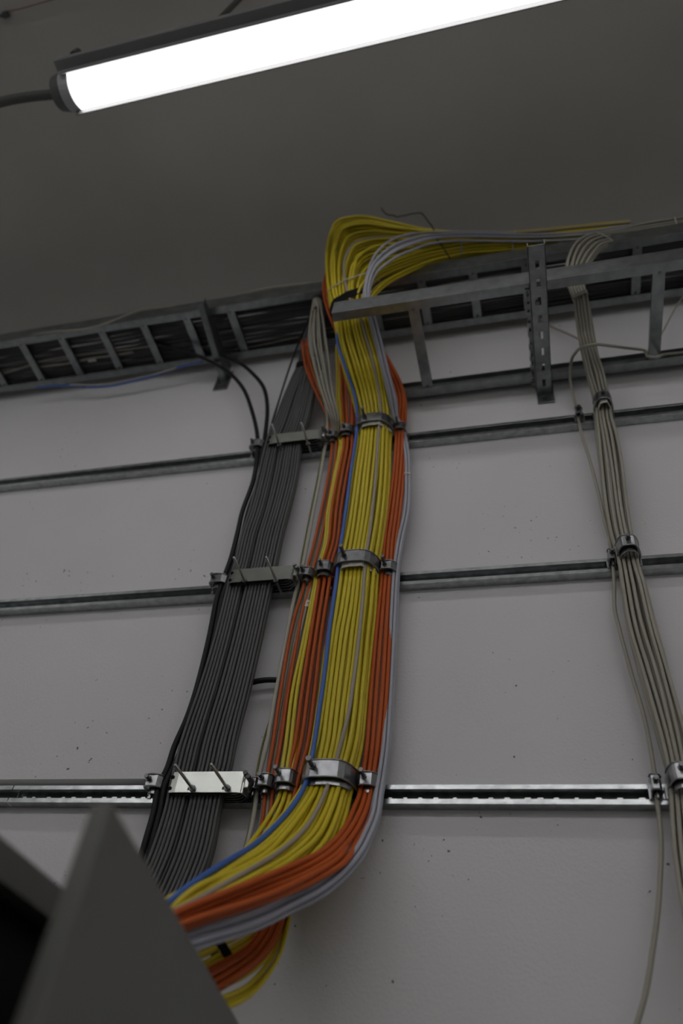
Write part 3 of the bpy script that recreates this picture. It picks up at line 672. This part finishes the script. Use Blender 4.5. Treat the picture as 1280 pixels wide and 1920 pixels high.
# ------------------------------------------------------------------ luminaires
def luminaire(x0, x1, yc, zl, label, knob=True, glow='lampglow'):
    e = empty('tube_light', ((x0 + x1) / 2, yc, zl + .05), label, 'ceiling light', 'tube lights under the ceiling')
    w = WL; sk = .014 if yc > -2 else 0.0         # half width of the diffuser, depth of the side skirts
    prof = [(yc - w - .009, zl), (yc - w - .009, zl + .050), (yc - w + .010, zl + .090), (yc + w - .010, zl + .090), (yc + w + .009, zl + .050), (yc + w + .009, zl),
            (yc + w + .006, zl), (yc + w, zl + sk + .003), (yc - w, zl + sk + .003), (yc - w - .006, zl)]
    MB().prism(prof, 0, x0 + .012, x1 - .012).build('housing', M['housing'], e, bevel=.0008)
    arc = [(yc + (w - .001) * math.cos(math.pi * k / 14), zl + sk + .002 - .006 * math.sin(math.pi * k / 14) * (1 if sk else 5)) for k in range(15)]
    MB().prism(arc, 0, x0 + .014, x1 - .014).build('diffuser', M[glow], e, smooth=False)
    MB().add([(x0 + .02, yc + w + .0085, zl + .054), (x1 - .02, yc + w + .0085, zl + .054), (x1 - .02, yc + w - .008, zl + .088), (x0 + .02, yc + w - .008, zl + .088),
              (x0 + .02, yc + w + .0105, zl + .055), (x1 - .02, yc + w + .0105, zl + .055), (x1 - .02, yc + w - .006, zl + .089), (x0 + .02, yc + w - .006, zl + .089)],
             [(0,1,2,3),(7,6,5,4),(0,4,5,1),(1,5,6,2),(2,6,7,3),(3,7,4,0)]).build('added_glow_strip', M['ceilingfill'], e)  # made-up glow strip on the wall side, brightens the ceiling
    for xx, q in ((x0, 1), (x1, -1)):
        c = MB().cyl((xx - q * .034, yc, zl + .040), (xx, yc, zl + .040), .046, 28, .054).build('end_cap', M['capdark'], e, bevel=.004, smooth=False)
        MB().cyl((xx, yc, zl + .040), (xx + q * .030, yc, zl + .040), .056, 28, .053).build('cap_ring', M['cap'], c, bevel=.002)
    MB().box((x0 - .004, yc - w - .036, zl + .034), (x1 + .004, yc - w - .006, zl + .072)).build('mounting_tray', M['housing'], e, bevel=.002)
    if knob:
        MB().cyl((x0 + .045, yc - w - .032, zl + .070), (x0 + .045, yc - w - .032, zl + .110), .010, 10).build('fixing_knob', M['conduit'], e)
    return e
ZL = 3.90; _a = atz(640, 11, ZL + .012)[1]; _b = atz(640, 90, ZL + .012)[1]; YL = (_a + _b) / 2; WL = abs(_b - _a) / 2 + .001; XL = atz(138, 172, ZL + .012)[0] - .030
luminaire(XL, XL + 1.55, YL, ZL, 'lit tube light hanging above the ladders, seen from below')
luminaire(.95, 2.45, YL, ZL, 'lit tube light further along the same row past the slotted bracket, out of frame', False)
luminaire(-3.35, -1.86, YL, ZL, 'lit tube light of the same row on the conduit side, out of frame', False)
luminaire(-3.3, -1.8, -3.35, ZL, 'lit tube light in the second row behind the viewer, nearest the cabinet side', False, 'lamprear')
luminaire(-1.7, -.2, -3.35, ZL, 'lit tube light in the second row, just behind the viewer', False, 'lamprear')
luminaire(-.1, 1.4, -3.35, ZL, 'lit tube light in the second row, behind the viewer on the beige bundle side', False, 'lamprear')
luminaire(1.5, 3.0, -3.35, ZL, 'lit tube light in the second row, farthest from the cabinet', False, 'lamprear')
tube('conduit_pipe', spline([(XL - .034, YL, ZL + .043), tuple(atz(45, 183, ZL + .043)), tuple(atz(0, 192, ZL + .043)), (-1.84, YL, ZL + .043)], 6), .014, M['conduit'], label='dark conduit running from the end of the tube light', cat='pipe', n=12)
for x in (atz(409, 38, ZL + .07)[0], .25):
    tag(MB().cyl((x, YL - WL - .026, ZL + .070), (x, YL - WL - .026, ZC), .0085, 10).build('suspension_rod', M['conduit']), 'dark rod hanging the lit tube light from the ceiling' if x < 0 else 'second dark rod hanging the lit tube light, out of frame', 'rod', 'rods hanging the tube light')
# thin wire and clip on the ceiling
P = [atz(x, y, ZC - .006) for x, y in ((-60,48),(0,29),(14,22),(40,16),(90,2),(160,-18))]
tube('ceiling_wire', spline(P, 5), .0014, M['red'], n=6, label='thin reddish wire along the ceiling corner of the photo', cat='wire')
p = atz(13, 26, ZC)
e = empty('ceiling_clip', (p[0], p[1], ZC), 'small dark clip fixed on the ceiling at the reddish wire', 'clip')
MB().box((p[0] - .010, p[1] - .009, ZC - .016), (p[0] + .010, p[1] + .009, ZC - .0005)).build('clip_body', M['conduit'], e, bevel=.003)
MB().box((p[0] - .022, p[1] - .004, ZC - .010), (p[0] - .008, p[1] + .006, ZC - .0005)).build('clip_tab', M['conduit'], e, bevel=.002)

# ------------------------------------------------------------------ the cabinet in the foreground
_r = ray(212, 1503); A3 = CAM + .62 * _r / np.linalg.norm(_r); ptop = A3[2]; ztop = 1.828
A = A3[:2]; B = atz(450, 1920, ptop)[:2]; LC = atz(171, 1506, ptop)[:2]
d = (B - A) / np.linalg.norm(B - A); nrm = np.array([-d[1], d[0]])      # nrm points to -X, into the cabinet
Hh = A + d * .70; th = .022
e = empty('rack_cabinet', (-.74, -.5, 0), 'grey cabinet with black inside and its side panel ajar', 'cabinet')
xs = -.438; fr = .026
def beam(a, b_, name, m_, bev=.003):
    return MB().box(a, b_).build(name, m_, e, bevel=bev)
b = MB()
b.box((xs - .04, -1.22, ztop - fr), (xs, -.08, ztop))
b.box((xs - .62, -1.22, ztop - fr), (xs - .58, -.08, ztop))
b.box((xs - .62, -1.22, ztop - fr), (xs, -1.18, ztop)); b.box((xs - .62, -.12, ztop - fr), (xs, -.08, ztop))
for xx in (xs - .04, xs - .62):
    for yy in (-1.22, -.12): b.box((xx, yy, .0), (xx + .04, yy + .04, ztop - .01))
b.build('frame', M['cabinet'], e)
b = MB(); b.box((xs - .60, -1.205, .05), (xs - .585, -.095, ztop - .01)); b.box((xs - .60, -1.21, .05), (xs - .02, -1.195, ztop - fr)); b.box((xs - .60, -.115, .05), (xs - .02, -.1, ztop - fr)); b.box((xs - .6, -1.20, .04), (xs - .02, -.1, .055))
b.box((xs - .036, -1.18, .06), (xs - .022, -.122, ztop - fr - .0005))  # black sheet across the open side, standing in for the dark interior
b.build('inside', M['inside'], e)
def P2(q, z): return (q[0], q[1], z)
q = [A, Hh, Hh + nrm * th, LC]
pan = MB().add([P2(k, .06) for k in q] + [P2(k, ptop) for k in q], [(0,1,2,3),(7,6,5,4),(0,4,5,1),(1,5,6,2),(2,6,7,3),(3,7,4,0)]).build('side_panel', M['cabinet'], e, bevel=.003)

# ------------------------------------------------------------------ world and view
w = bpy.data.worlds.new('world'); scn.world = w; w.use_nodes = True
w.node_tree.nodes['Background'].inputs['Color'].default_value = (0, 0, 0, 1)
w.node_tree.nodes['Background'].inputs['Strength'].default_value = 0
scn.view_settings.view_transform = 'Standard'
scn.view_settings.look = 'None'
scn.view_settings.gamma = 1
scn.view_settings.use_curve_mapping = False
scn.view_settings.exposure = 0.08
